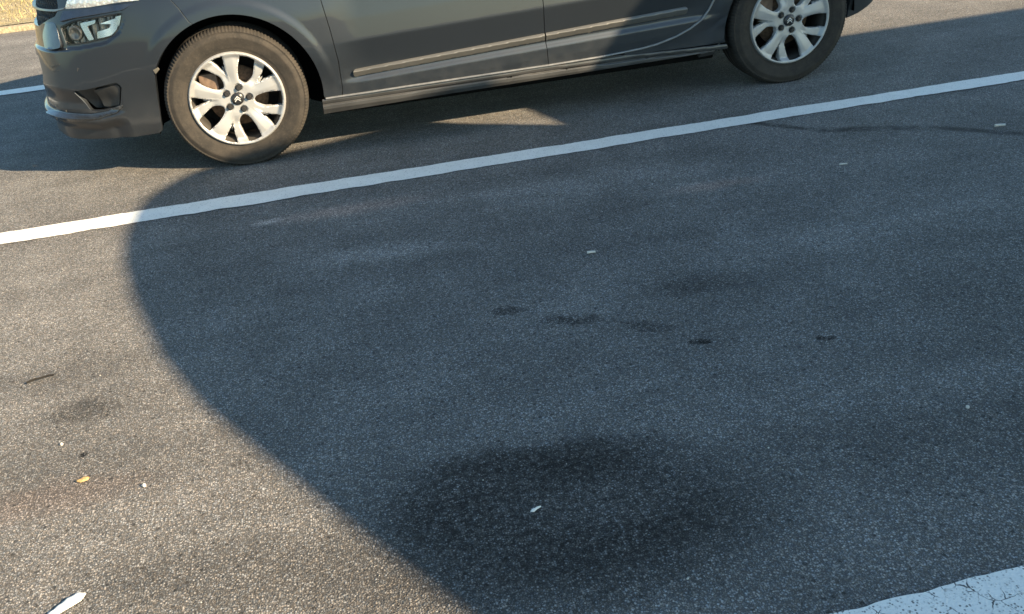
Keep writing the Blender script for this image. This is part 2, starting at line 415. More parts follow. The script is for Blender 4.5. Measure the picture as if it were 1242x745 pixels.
# ------------------------------------------------------------------ car: surface model
PL = np.array([(-.985, .913), (-.982, .75), (-.965, .55), (-.915, .36), (-.82, .205), (-.665, .105), (-.46, .045), (-.22, .012), (.1, 0), (.6, 0), (1.3, 0), (2.0, 0), (2.6, .004), (3.0, .03), (3.2, .075), (3.37, .17), (3.47, .32), (3.52, .55), (3.535, .913)])
def catmull(P, n=60):
    P = np.vstack([2*P[0]-P[1], P, 2*P[-1]-P[-2]]); out = []
    for i in range(1, len(P)-2):
        p0, p1, p2, p3 = P[i-1:i+3]
        d1 = np.linalg.norm(p2-p1); d0 = np.linalg.norm(p1-p0); d2 = np.linalg.norm(p3-p2)
        m1 = d1*((p1-p0)/d0*d1+(p2-p1)/d1*d0)/(d0+d1); m2 = d1*((p2-p1)/d1*d2+(p3-p2)/d2*d1)/(d1+d2)
        t = np.linspace(0, 1, n, endpoint=False)[:, None]
        out.append((2*t**3-3*t**2+1)*p1+(t**3-2*t**2+t)*m1+(-2*t**3+3*t**2)*p2+(t**3-t**2)*m2)
    return np.vstack(out+[P[-2][None]])
Cc = catmull(PL); Ss = np.r_[0, np.cumsum(np.linalg.norm(np.diff(Cc, axis=0), axis=1))]
Uu = Ss-Ss[np.argmin(abs(Cc[:, 0]-.6))]+.6
Tt = np.gradient(Cc, axis=0); Tt /= np.linalg.norm(Tt, axis=1)[:, None]
# smooth the plan normal a little
ker = np.hanning(41); ker /= ker.sum()
NXs = np.convolve(np.pad(Tt[:, 1], 20, 'edge'), ker, 'valid'); NYs = np.convolve(np.pad(-Tt[:, 0], 20, 'edge'), ker, 'valid')
def frame(u):
    x = np.interp(u, Uu, Cc[:, 0]); y = np.interp(u, Uu, Cc[:, 1]); a = np.interp(u, Uu, NXs); b = np.interp(u, Uu, NYs); l = np.hypot(a, b)
    return x, y, a/l, b/l
U0, U1 = Uu[0], Uu[-1]; YC = .913
FA = (.012, .316, .385); RA = (2.79, .316, .362)          # wheel arch circles in (u, z)
# lower door section below the crease, softened
tt_ = np.linspace(-.45, .6, 1051)
low_ = np.interp(tt_, [-.45, -.30, -.24, -.190, -.170, -.125, -.06, 0, .10, .25, .45, .6], [-.022, -.012, -.006, -.004, -.0165, -.0155, -.0075, 0, -.010, -.028, -.062, -.095])
k_ = np.hanning(25); k_ /= k_.sum(); low_ = np.convolve(np.pad(low_, 12, 'edge'), k_, 'valid')
gen_ = np.interp(tt_, [-.45, -.35, -.2, 0, .15, .3, .45, .6], [-.05, -.028, -.006, 0, -.006, -.024, -.06, -.095])
k_ = np.hanning(141); k_ /= k_.sum(); gen_ = np.convolve(np.pad(gen_, 70, 'edge'), k_, 'valid')
def off(u, z):
    u = np.asarray(u, float); z = np.asarray(z, float)
    wd = sst(u, .44, .62)*(1-sst(u, 2.18, 2.46))
    t = z-(.511+.037*(u-.557))
    o = wd*np.interp(t, tt_, low_)+(1-wd)*np.interp(t, tt_, gen_)
    wnose = 1-sst(u, -.95, -.35)
    o = o*(1-wnose)+wnose*(-.16*np.maximum(z-.34, 0)-.10*np.maximum(z-.72, 0)-.10*np.maximum(.21-z, 0))
    # groove line under the lamp, running to the wheel-side lamp corner
    zl = np.interp(u, [-1.7, -.807, -.659, -.52, -.45, -.405], [.594, .604, .615, .630, .668, .73])
    wl = 1-sst(u, -.46, -.40)
    o = o-wl*.012*sst(z, zl-.004, zl+.010)
    # step above the lower lip, blade ledge
    zb = np.interp(u, [-1.7, -.9, -.66, -.5], [.325, .318, .305, .33])
    wb = 1-sst(u, -.60, -.50)
    o = o-wb*.022*sst(z, zb-.012, zb+.006)*(1-sst(z, zb+.05, zb+.13))
    o = o-wb*.030*(1-sst(z, zb-.075, zb-.022))
    # bumper / fender blister around the wheels
    for (cx, cz, R) in (FA, RA):
        r = np.hypot(u-cx, z-cz); band = (1-sst(r-R, .034, .074))
        fade = sst(z, .30, .46)*(sst(u, -.42, -.25) if cx < 1 else 1)
        o = o+fade*(+.0045*band+.008*(1-sst(r-R, .0, .25)))
    # wheel-side vertical edge of the bumper corner
    g = np.maximum(z-.95, 0); o = o-.20*g-.22*g*g
    return o
def surf(p, extra=0.0, side=-1):
    u, z = p[:, 0], p[:, 1]; x, y, a, b = frame(u); o = off(u, z)+extra
    Y = y+b*o
    if side > 0: Y = 2*YC-Y
    return np.c_[x+a*o, Y, z]
def zt(u):
    return np.interp(u, [-1.7, -.75, -.4, 0, .3, .45, .8, 1.15, 1.5, 1.9, 2.3, 2.8, 3.2, 3.45, 3.7, 4.3], [.850, .862, .90, .975, 1.05, 1.11, 1.31, 1.475, 1.55, 1.575, 1.575, 1.545, 1.49, 1.45, 1.43, 1.43])

# ------------------------------------------------------------------ car materials
def paint_material():
    t = NT('car_paint'); o = t.obj(); n = t.noise(3, 4, .6, o); f = t.noise(900, 2, .5, o)
    x = t.n('ShaderNodeSeparateXYZ'); t.t.links.new(o, x.inputs[0])
    dirt = t.math('MULTIPLY', t.ramp(x.outputs[2], .46, .18), t.ramp(t.noise(9, 5, .65, o).outputs[0], .30, .72))
    dust = t.math('MULTIPLY', t.ramp(t.noise(2.2, 5, .6, o).outputs[0], .4, .75), .03)
    c = t.mix(n.outputs[0], (.043, .051, .062), (.050, .059, .071))
    c = t.mix(t.math('ADD', t.math('MULTIPLY', dirt, .30), dust, clamp=True), c, (.045, .040, .034))
    met_ = t.math('SUBTRACT', .90, t.math('MULTIPLY', dirt, .4))
    t.p(color=c, metal=met_, rough=t.math('ADD', .47, t.math('MULTIPLY', dirt, .1)), coat=t.math('SUBTRACT', .8, t.math('MULTIPLY', dirt, .4)), coat_rough=t.math('ADD', .04, t.math('MULTIPLY', dirt, .25)))
    return t.m
PAINT = paint_material()
BLACK = simple('black_plastic', (.018, .018, .019), .55)
VOID = simple('wheel_liner_black', (.006, .006, .006), .95, spec=.05)
TRIM = simple('grey_moulding', (.20, .195, .18), .40, .7, .05, scale=4)
CHROME = simple('chrome', (.50, .51, .52), .22, 1.0, .04)
def glass_material():
    t = NT('tinted_glass'); t.p(color=(.012, .014, .015), rough=.04, spec=.6, coat=.3, coat_rough=.02)
    n = t.noise(4, 3, vec=t.obj()); t.p(rough=t.math('MULTIPLY', n.outputs[0], .09)); return t.m
GLASS = glass_material()
def lens_material():
    t = NT('lamp_lens'); t.p(color=(.95, .97, .98), rough=.03, trans=1.0, ior=1.2)
    n = t.noise(300, 2, vec=t.obj()); t.bump(n.outputs[0], .05, .001); return t.m
LENS = lens_material()
def drl_material():
    t = NT('light_strip'); v = t.voro(70, vec=t.obj()); c = t.mix(t.ramp(v.outputs['Distance'], .1, .6), (.86, .88, .88), (.55, .57, .58))
    t.bump(v.outputs['Distance'], .4, .004); t.p(color=c, rough=.12, metal=.45, coat=1, coat_rough=.03); return t.m
DRL = drl_material()
def tyre_material():
    t = NT('dusty_tyre'); o = t.obj(); n = t.noise(12, 5, .65, o); n2 = t.noise(90, 3, .6, o)
    c = t.mix(t.ramp(n.outputs[0], .25, .75), (.016, .0145, .013), (.045, .038, .031)); c = t.mix(t.math('MULTIPLY', t.ramp(n2.outputs[0], .5, .75), .5), c, (.062, .052, .042))
    t.bump(n2.outputs[0], .35, .002); t.p(color=c, rough=.85); return t.m
TYRE = tyre_material()
def alloy_material():
    t = NT('alloy'); o = t.obj(); n = t.noise(14, 5, .6, o); x = t.n('ShaderNodeVectorMath', operation='LENGTH')
    s = t.n('ShaderNodeVectorMath', operation='MULTIPLY'); t.t.links.new(o, s.inputs[0]); s.inputs[1].default_value = (1, 0, 1); t.t.links.new(s.outputs[0], x.inputs[0])
    d = t.math('MULTIPLY', t.ramp(x.outputs['Value'], .14, .215), t.ramp(n.outputs[0], .35, .7))
    c = t.mix(t.math('ADD', t.math('MULTIPLY', d, .35), t.math('MULTIPLY', t.ramp(n.outputs[0], .4, .8), .10), clamp=True), (.46, .465, .47), (.28, .25, .22))
    t.p(color=c, metal=.5, rough=.50, coat=.1, coat_rough=.3); return t.m
ALLOY = alloy_material()
RUST = simple('brake_rust', (.15, .095, .06), .75, .3, .4, 60)

# ------------------------------------------------------------------ car: build
car = tag(bpy.data.objects.new('parked_car', None), 'dark grey people carrier with silver alloy wheels parked beyond the long white lane line', 'car')
COL.objects.link(car)
def arc(cx, cz, R, a0, a1, n=60):
    return [(cx+R*math.cos(math.radians(a)), cz+R*math.sin(math.radians(a))) for a in np.linspace(a0, a1, n)]
def roof_edge(u0, u1, n=20, d=0.0): return [(u, float(zt(u))-d) for u in np.linspace(u0, u1, n)]
BZ = .955                                         # belt line between doors and glass
G = .0022                                         # half a shut line
fa = lambda z: FA[0]+math.sqrt(max(FA[2]**2-(z-FA[1])**2, 0))
LAMP = round_poly([(-.762, .708), (-.675, .735), (-.412, .755), (-.440, .696), (-.486, .654), (-.618, .634), (-.742, .626)], [.01, .02, .012, .02, .02, .03, .015])
DRLP = round_poly([(-.71, .784), (-.565, .787), (-.40, .800), (-.325, .800), (-.33, .850), (-.45, .858), (-.62, .848), (-.685, .820)], .008)
FOG = round_poly([(-.752, .427), (-.684, .434), (-.515, .459), (-.498, .436), (-.533, .346), (-.64, .330), (-.694, .330)], [.01, .02, .012, .012, .02, .02, .012])
BAND = round_poly([(-.745, .735), (-.665, .747), (-.412, .767), (-.345, .792), (-.40, .794), (-.565, .780), (-.725, .775)], [.01, .02, .01, .01, .02, .02, .01])
LOWER = round_poly([(-1.60, .385), (-1.12, .385), (-1.03, .42), (-1.00, .50), (-1.04, .565), (-1.60, .575)], [.001, .03, .02, .02, .02, .001])
GRILLE = round_poly([(-1.60, .700), (-1.0, .700), (-.86, .735), (-.785, .752), (-.755, .785), (-.76, .838), (-1.60, .838)], [.001, .02, .02, .02, .02, .01, .001])
a_s = math.degrees(math.atan2(.690-FA[1], -.126-FA[0]))
SEAM = [(-.133, .690), (-.164, .748), (-.195, .793), (-.235, float(zt(-.235)))]
door_gap_f = [(.470, BZ), (.456, .713), (.475, .571), (.488, .429), (.486, .300), (.480, .266)]
door_gap_m = [(1.489, BZ), (1.490, .584), (1.491, .429), (1.4955, .317), (1.497, .268)]
rear_cut = [(1.88, .279), (1.98, .285), (2.06, .295), (2.163, .321), (2.24, .352), (2.295, .386), (2.335, .430), (2.360, .475), (2.385, .56), (2.42, .72), (2.44, BZ)]
shift = lambda L, d: [(a+d, b) for a, b in L]
CREASE = lambda u: .511+.037*(u-.557)
MT = lambda u: .3815+.0475*(u-.56)                 # top line of the door moulding
for side in (-1, 1):
    near = side < 0
    fn = lambda p, e, s=side: surf(p, e, s)
    st = .011 if near else .03
    # bumper
    bumper_poly = [(U0, .225), (-1.2, .205), (-.9, .190), (-.62, .192), (-.391, .205), (-.372, .217), (-.352, .371), (-.336, .48)]
    a_b = math.degrees(math.atan2(.50-FA[1], -.325-FA[0]))
    bumper_poly += arc(FA[0], FA[1], FA[2], a_b if a_b > 0 else a_b+360, a_s, 26)[1:]+shift(SEAM, -G)[0:]
    bumper_poly += roof_edge(-.25, U0, 30, .004)
    bumper = sheet('front_bumper', bumper_poly, [LAMP, DRLP, FOG, GRILLE, BAND, LOWER], fn, PAINT, car, st, .02, gz=.006 if near else None)
    # front fender
    a0 = math.degrees(math.atan2(.215-FA[1], fa(.215)-FA[0]))
    f_poly = shift(SEAM, G)[::-1]+arc(FA[0], FA[1], FA[2], a_s-.4, a0, 70)+[(door_gap_f[-1][0]-G-.08, .268), (door_gap_f[-1][0]-G, .268)]+shift(door_gap_f, -G)[::-1][1:]+[(.470-G, float(zt(.46))-.03)]+roof_edge(.44, -.22, 20, .004)
    # keep the foot of the fender narrow above the sill
    f_poly = [p for p in f_poly if not (p[1] < .268 and p[0] > .2)]
    sheet('front_fender', f_poly, [], fn, PAINT, car, st, .02)
    # doors
    fd = shift(door_gap_f, G)+[(1.497-G, .270)]+shift(door_gap_m, -G)[::-1]
    fdo = sheet('front_door', fd, [], fn, PAINT, car, st, .018, gz=.008 if near else None)
    rd = shift(door_gap_m, G)+[(1.6, .271), (1.75, .275)]+rear_cut
    rdo = sheet('rear_door', rd, [], fn, PAINT, car, st, .018, gz=.008 if near else None)
    # bright rubber bead that follows the foot of the doors and climbs the rear shut line
    bead = [(.40, .2625), (.8, .2660), (1.2, .2675), (1.5, .2685), (1.75, .2725)]+rear_cut[:-2]
    bp = []
    for (a_, b_), (c_, d_) in zip(bead[:-1], bead[1:]):
        k = max(1, int(math.hypot(c_-a_, d_-b_)/.03)); bp += [(a_+(c_-a_)*q/k, b_+(d_-b_)*q/k) for q in range(k)]
    bp = np.array(bp+[bead[-1]]); bpos = surf(bp, .003, side); V = []; m = len(bpos)
    for i in range(m):
        d = bpos[min(i+1, m-1)]-bpos[max(i-1, 0)]; d /= np.linalg.norm(d); o_ = np.array([0, float(side), 0]); v_ = np.cross(d, o_); v_ /= np.linalg.norm(v_)
        for q in np.linspace(0, 2*math.pi, 13)[:-1]: V.append(bpos[i]+o_*.0065*math.cos(q)+v_*.0055*math.sin(q))
    F = [(i*12+k, i*12+(k+1) % 12, (i+1)*12+(k+1) % 12, (i+1)*12+k) for i in range(m-1) for k in range(12)]
    mesh_obj('door_seal', V, F, simple('seal_bead', (.24, .24, .24), .3, .5), car)
    # mouldings on the doors (half-round, each on its door)
    def mould_fn(p, e, s=side):
        c = MT(p[:, 0])-.019; v = (p[:, 1]-c)/.0195
        return surf(p, e+.003+np.interp(v, [-1, -.94, .30, .42, .95, 1], [0, .003, .0130, .0135, .002, 0]), s)
    for (u0_, u1_, dd) in ((.548, 1.487, fdo), (1.495, 2.222, rdo)):
        top = [(u, float(MT(u))) for u in np.linspace(u0_, u1_, 24)]; bot = [(u, float(MT(u))-.038) for u in np.linspace(u1_, u0_, 24)]
        r_ = [.0]*48
        r_[0] = r_[47] = .02 if u0_ < 1 else .003; r_[23] = r_[24] = .003 if u0_ < 1 else .02
        sheet('door_moulding', round_poly(top+bot, r_), [], mould_fn, TRIM, dd, .012, .012, .001, gz=.004)
    # upper rear quarter
    rq = shift(rear_cut, 2*G)[::-1]
    ra0 = math.degrees(math.atan2(.225-RA[1], -math.sqrt(RA[2]**2-.091**2)))
    arcl = arc(RA[0], RA[1], RA[2], ra0 % 360, 14.5, 80)
    foot = [(1.80, .2695)]
    q_poly = [(3.05, BZ), (2.44+2*G, BZ)]+rq[1:]+[(1.90, .262), (2.2, .256), (arcl[0][0]-.002, .252)]
    arcl = [p for p in arcl if p[1] > .255 or p[0] > 2.79]
    q_poly += arcl+[(RA[0]+RA[2]+.002, .404), (3.30, .444), (3.30, .60), (3.22, BZ)]
    q_poly = [(a, b) for a, b in q_poly]
    quarter = sheet('rear_quarter', round_poly(q_poly, 0.0), [], fn, PAINT, car, st, .018)
    # sill
    s_poly = [(fa(.20)+.004, .2605), (.8, .2640), (1.2, .2655), (1.5, .2665), (1.85, .2650), (2.2, .2520), (2.438, .246), (2.445, .222), (2.2, .215), (1.6, .205), (1.0, .198), (.5, .190), (fa(.19)+.004, .188)]
    def sill_fn(p, e, s=side):
        d = np.interp(p[:, 0], [0, .8, 1.5, 2.0, 2.44], [.2605, .264, .2665, .262, .246])-p[:, 1]
        o = np.interp(d, [-.01, 0, .004, .012, .022, .028, .034, .050, .075, .09], [-.004, -.004, .004, .0055, .003, -.003, .004, .004, -.008, -.02])
        x, y, a, b = frame(p[:, 0]); base = -.012
        Y = y+b*(o+e+base)
        return np.c_[x, Y if s < 0 else 2*YC-Y, p[:, 1]]
    sheet('sill', s_poly, [], sill_fn, simple('sill_paint', (.06, .06, .06), .40, .3, .2, 6, coat=.4, coat_rough=.15), car, .012, .03, gz=.004)
    # rear bumper
    rb = [(3.304, .30), (3.304, .60), (3.22+.004, BZ-.1)] if False else [(3.163, .272), (3.25, .283), (3.40, .318), (3.6, .36), (3.9, .38), (U1, .38), (U1, .78), (3.5, .78), (3.304, .72), (3.304, .44), (3.163, .40)]
    sheet('rear_bumper', rb, [], fn, simple('bumper_paint', (.04, .045, .05), .4, .4, coat=.5), car, .02 if near else .04, .02)
    # tail: upper rear with glass
    tail = [(3.304, .724), (3.5, .784), (U1, .784), (U1, float(zt(U1))-.004)]+roof_edge(4.1, 3.25, 10, .004)+[(3.224, BZ)]
    rg = round_poly([(3.62, 1.02), (U1-.02, 1.02), (U1-.02, 1.36), (3.66, 1.36)], .04)
    tl = round_poly([(3.33, .80), (3.62, .80), (3.60, .98), (3.34, .99)], .03)
    sheet('tailgate', tail, [rg, tl], fn, PAINT, car, .03, .02)
    sheet('rear_window', rg, [], lambda p, e, s=side: surf(p, e-.004, s), GLASS, car, .04, .004)
    sheet('tail_light', tl, [], lambda p, e, s=side: surf(p, e+.004, s), simple('red_lens', (.35, .01, .012), .1, coat=1), car, .03, .02)
    # upper body with the side glass let in
    ub = [(.475, BZ+.003), (3.22, BZ+.003)]+roof_edge(3.24, .47, 60, .002)
    wins = [[(.60, .985), (.80, .985), (.80, 1.27), (.72, 1.235)], [(.85, .985), (1.465, .985), (1.465, 1.475), (1.30, 1.47), (.85, 1.29)],
            [(1.535, .985), (2.40, .985), (2.36, 1.505), (1.535, 1.49)], [(2.47, 1.0), (3.08, 1.06), (2.98, 1.42), (2.43, 1.49)]]
    wins = [round_poly(w, .025) for w in wins]
    sheet('window_frame', ub, wins, fn, PAINT, car, .03, .02)
    for w in wins: sheet('side_window', w, [], lambda p, e, s=side: surf(p, e-.004, s), GLASS, car, .05, .004)
    # dark inner skin seen through the shut lines
    inner = [(U0, .24), (-.40, .24), (-.40, .62)]+arc(FA[0], FA[1], FA[2]+.035, 150, 8, 40)+[(.46, .24), (2.40, .24)]+arc(RA[0], RA[1], RA[2]+.035, 178, -8, 40)+[(3.25, .32), (U1, .40), (U1, .80), (U0, .69)]
    inner = [(U0, .26), (-.42, .26), (-.42, .45)]+arc(FA[0], FA[1], FA[2]+.03, 160, -2, 40)+[(fa(.3)+.035, .24), (2.37, .24)]+arc(RA[0], RA[1], RA[2]+.03, 182, 2, 40)+[(3.20, .33), (3.6, .40), (U1, .42), (U1, .93), (-.2, .93), (-.45, .80), (-.78, .70), (U0, .66)]
    sheet('inner_skin', inner, [LAMP, FOG], lambda p, e, s=side: surf(p, e-.024, s), VOID, car, .04, 0)
    # headlamp: bowl, reflectors, lens
    lampo = sheet('headlight', LAMP, [], lambda p, e, s=side: surf(p, e-.040+.006*np.cos(p[:, 0]*150), s), simple('lamp_bowl', (.10, .105, .11), .25, .6), car, .008, 0)
    cx, cz = np.mean(LAMP, axis=0)
    sheet('lamp_rim', LAMP, [[(cx+(a-cx)*.955, cz+(b-cz)*.90) for a, b in LAMP]], lambda p, e, s=side: surf(p, e-.003, s), BLACK, lampo, .012, .036, .001)
    def ref_fn(p, e, s=side):
        v = (p[:, 1]-.68)/.05; return surf(p, e-.034+.016*np.sin(p[:, 0]*55)*.4, s)
    sheet('reflector', round_poly([(-.545, .712), (-.440, .732), (-.470, .680), (-.500, .658), (-.570, .650), (-.560, .680), (-.500, .690), (-.49, .706)], .006), [], lambda p, e, s=side: surf(p, e-.022-.010*np.cos(p[:, 0]*40), s), CHROME, lampo, .008, .012)
    sheet('reflector', round_poly([(-.648, .718), (-.560, .728), (-.565, .714), (-.612, .704), (-.590, .645), (-.618, .642), (-.645, .698)], .006), [], lambda p, e, s=side: surf(p, e-.024, s), CHROME, lampo, .008, .012)
    sheet('reflector', round_poly([(-.46, .736), (-.425, .742), (-.442, .705), (-.452, .695)], .004), [], lambda p, e, s=side: surf(p, e-.018, s), CHROME, lampo, .008, .012)
    sheet('lens', LAMP, [], lambda p, e, s=side: surf(p, e-.002, s), LENS, lampo, .012, .004, .001)
    # projector bowl
    for (pu, pz, pr) in ((-.690, .676, .032),):
        V, F = lathe([(0.001, 0), (pr*.7, -.006), (pr, -.012), (pr*1.12, -.004), (pr*1.12, .02)], 28)
        x, y, a, b = frame(np.array([pu])); o = float(off(np.array([pu]), np.array([pz]))[0])-.028
        ax = Vector((float(a[0]), float(b[0]), 0)); c = Vector((float(x[0])+ax.x*o, float(y[0])+ax.y*o, pz))
        R_ = ax.to_track_quat('Y', 'Z').to_matrix()
        V = [c-(R_ @ Vector(v)) for v in V]
        if side > 0: V = [Vector((v.x, 2*YC-v.y, v.z)) for v in V]
        mesh_obj('projector', V, F, simple('lamp_glass_dark', (.16, .16, .155), .15, .6), lampo)
    # day-running strip
    drl = sheet('light_strip', DRLP, [], lambda p, e, s=side: surf(p, e+.002+.004*np.sin((p[:, 1]-.79)*60), s), DRL, car, .012, .02)
    # dark gloss band between the lamp and the light strip, leaning back
    sheet('lamp_band', BAND, [], lambda p, e, s=side: surf(p, e+.004-.30*(p[:, 1]-.77), s), simple('band_paint', (.035, .05, .075), .14, .5, coat=1, coat_rough=.03), car, .010, .02)
    # fog-lamp nook: dark bowl, flat blanking plate, lower blade
    nook = sheet('fog_nook', FOG, [], lambda p, e, s=side: surf(p, e-.016-.045*np.clip((-p[:, 0]-.56)/.12, 0, 1)*(1-sst(-p[:, 0], .66, .75)), s), BLACK, bumper, .010, 0)
    plate = round_poly([(-.652, .424), (-.524, .446), (-.512, .432), (-.541, .352), (-.60, .342), (-.632, .345), (-.640, .40)], .008)
    sheet('blanking_plate', plate, [], lambda p, e, s=side: surf(p, e-.010-.012*sst(-p[:, 0], .53, .66), s), simple('dark_plastic', (.024, .025, .026), .5), nook, .010, .02)
    blade = round_poly([(-1.02, .318), (-.91, .327), (-.795, .322), (-.69, .318), (-.60, .328), (-.545, .349), (-.520, .354), (-.525, .343), (-.56, .322), (-.655, .303), (-.795, .304), (-.92, .309), (-1.02, .308)], .006)
    sheet('bumper_blade', blade, [], lambda p, e, s=side: surf(p, e+.004+.014*np.clip((.335-p[:, 1])/.04, 0, 1), s), simple('gloss_blade', (.06, .07, .08), .2, .7, coat=.7), bumper, .010, .02, gz=.005)
    sheet('lower_grille', LOWER, [], lambda p, e, s=side: surf(p, e-.022+.006*np.cos(p[:, 1]*260), s), BLACK, bumper, .010, 0)
    # grille, chrome bar
    grille = sheet('grille', GRILLE, [], lambda p, e, s=side: surf(p, e-.018+.006*np.cos(p[:, 0]*220)*np.cos(p[:, 1]*220), s), BLACK, car, .010, 0)
    bar = round_poly([(U0, .774), (-.78, .774), (-.72, .783), (-.71, .789), (-.78, .782), (U0, .782)], .002)
    sheet('chrome_bar', bar, [], lambda p, e, s=side: surf(p, e+.003, s), simple('dull_chrome', (.22, .22, .22), .3, .9), grille, .012, .02, gz=.005)
    # chevron badge: two stacked chevrons meeting at the centre line
    for k, z0 in enumerate((.735, .792)):
        arm = [(U0, z0+.058), (U0, z0+.030), (U0+.115, z0-.022), (U0+.115, z0+.004)]
        sheet('chevron', arm, [], lambda p, e, s=side: surf(p, e+.014-.006*abs(p[:, 0]-U0), s), CHROME, grille, .008, .02)
    # pod left of the lamp is a sky-facing blister, coloured paler to paint in its sky reflection
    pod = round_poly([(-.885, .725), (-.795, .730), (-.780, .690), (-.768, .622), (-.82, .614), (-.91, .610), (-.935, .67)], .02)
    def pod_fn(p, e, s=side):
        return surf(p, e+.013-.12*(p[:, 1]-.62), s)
    sheet('lamp_pod', pod, [], pod_fn, simple('pod_sky_paint', (.09, .10, .115), .2, .8, coat=.6, coat_rough=.06), bumper, .008, .015, .001)
    # little torn liner clip at the arch
    if near:
        clip = [(-.336, .500), (-.312, .509), (-.308, .502), (-.328, .482)]
        sheet('liner_clip', clip, [], lambda p, e, s=side: surf(p, e+.004, s), simple('beige_plastic', (.12, .11, .09), .6), bumper, .01, .004, .001)
        # scuffs on the bumper corner
        for (a, b, c, d, w) in ((-.87, .530, -.80, .545, .004), (-.86, .512, -.81, .520, .003), (-.70, .515, -.692, .528, .006)):
            sheet('scuff', [(a, b), (c, d), (c, d+w), (a, b+w)], [], lambda p, e, s=side: surf(p, e+.0012, s), simple('bare_scratch', (.06, .059, .057), .7), bumper, .01, .001, .0002)
        for k in range(7):
            u_ = -.93+.02*k*.6+rng.uniform(-.02, .02); z_ = .30+rng.uniform(-.03, .05); r_ = rng.uniform(.004, .010)
            sheet('scuff', [(u_+r_*math.cos(q)*rng.uniform(.6, 1.3), z_+r_*math.sin(q)*rng.uniform(.5, 1.1)) for q in np.linspace(0, 6.28, 9)[:-1]], [], lambda p, e, s=side: surf(p, e+.006, s), simple('rust_scuff', (.16, .10, .06) if k % 2 else (.22, .19, .15), .8), bumper, .01, .001, .0002)
    # mirror
    bm = bmesh.new(); bmesh.ops.create_uvsphere(bm, u_segments=24, v_segments=14, radius=1)
    for v in bm.verts:
        v.co = Vector((v.co.x*.10*(1 if v.co.x < 0 else .35), v.co.y*.125, v.co.z*.085))
    box(bm, (.02, .10 if near else -.10, -.05), (.05, .10, .03), .008)
    bmesh.ops.translate(bm, vec=(.70, -.12 if near else 2*YC+.12, 1.06), verts=bm.verts); bm_obj('door_mirror', bm, PAINT, fdo)
    bm = bmesh.new(); box(bm, (1.36, -.002 if near else 2*YC+.002, .86), (.20, .03, .032), .012); bm_obj('door_handle', bm, PAINT, fdo)
    bm = bmesh.new(); box(bm, (2.26, -.002 if near else 2*YC+.002, .885), (.20, .03, .032), .012); bm_obj('door_handle', bm, PAINT, rdo)

# hood, windscreen, roof as one spine loft cut in three
def spine(name, u0, u1, n, mat, crown, dz=0.0):
    us = np.linspace(u0, u1, n); L = surf(np.c_[us, zt(us)], 0, -1); R = surf(np.c_[us, zt(us)], 0, 1)
    m = 25; V = []
    for i in range(n):
        for k in range(m):
            s = k/(m-1); p = L[i]*(1-s)+R[i]*s; w = min(1, (R[i, 1]-L[i, 1])/1.2)
            p = p.copy(); q = 1-(2*s-1)**2; p[2] += crown*w*q+dz; p[0] -= 0 if us[i] > 1.4 else .06*q*w*(1 if us[i] > -.6 else 0)*sst(us[i], -.7, .1)
            V.append(p)
    F = [(i*m+k, (i+1)*m+k, (i+1)*m+k+1, i*m+k+1) for i in range(n-1) for k in range(m-1)]
    return mesh_obj(name, V, F, mat, car)
spine('hood', U0, .318, 60, PAINT, .05)
spine('windscreen', .322, 1.20, 24, GLASS, .05)
spine('roof', 1.204, U1, 70, PAINT, .05)
# floor pan and wheel housings
bm = bmesh.new(); box(bm, (1.40, YC, .215), (1.98, 1.70, .09), .01); box(bm, (-.62, YC, .28), (.40, 1.1, .10), .01); box(bm, (3.25, YC, .33), (.30, 1.2, .08), .01)
box(bm, (0.0, YC, .33), (.86, 1.16, .06)); box(bm, (2.785, YC, .33), (.80, 1.16, .06))
bm_obj('floor_pan', bm, VOID, car, 0)
for cx, R in ((FA[0], .415), (RA[0], .385)):
    for s in (-1, 1):
        V = []; ys_ = [.062, .07, .26, .30]; rs = [R, R, R, .02]
        ang = np.linspace(-.34 if cx < 1 else -.02, math.pi+.30, 48)
        for a in ang:
            for y, r in zip(ys_, rs): V.append((cx+r*math.cos(a), y if s < 0 else 2*YC-y, .316+r*math.sin(a)))
        F = [(i*4+k, i*4+k+1, (i+1)*4+k+1, (i+1)*4+k) for i in range(47) for k in range(3)]
        mesh_obj('wheel_liner', V, F, VOID, car)

# ------------------------------------------------------------------ wheels
RT = .326; HZ = .317
def tyre_mesh(parent):
    w = .205; prof = [(.205, .032), (.210, .017), (.216, .010), (.224, .0065), (.232, .0075), (.236, .0040), (.242, .0030), (.262, -.0045), (.278, -.0052), (.282, -.0068), (.288, -.0052), (.300, -.001), (.3075, .0035), (.309, .0015), (.3135, .0055), (.320, .0125), (.3245, .022), (.326, .034)]
    prof += [(.326, .040), (.3275, .060), (.320, .0605), (.320, .070), (.3275, .0705), (.3278, .0985), (.320, .099), (.320, .109), (.3278, .1095), (.3275, .137), (.320, .1375), (.320, .147), (.3275, .1475), (.326, .175), (.322, .19), (.30, .203), (.25, .205), (.21, .19)]
    prof = [(r, y+.006) for r, y in prof]
    n = 378; V, F = lathe(prof, n); V = np.array(V); m = len(prof)
    # shoulder blocks: notches round the edge of the tread
    for i in range(n):
        if i % 3 == 0:
            for k in (14, 15, 16, 17, 18): 
                a = V[i*m+k]; r = math.hypot(a[0], a[2]); f = (r-.0055)/r; V[i*m+k, 0] *= f; V[i*m+k, 2] *= f
    # flattened foot
    z = V[:, 2]; lim = -HZ+.0005; lowm = z < lim
    bulge = np.clip((-z-.22)/.10, 0, 1)**2*.006
    V[:, 1] -= bulge*(V[:, 1] < .06)
    V[lowm, 2] = lim
    return mesh_obj('tyre', V, F, TYRE, parent)
def polar(L, a0): return [(r*math.cos(math.radians(a0+a)), r*math.sin(math.radians(a0+a))) for a, r in L]
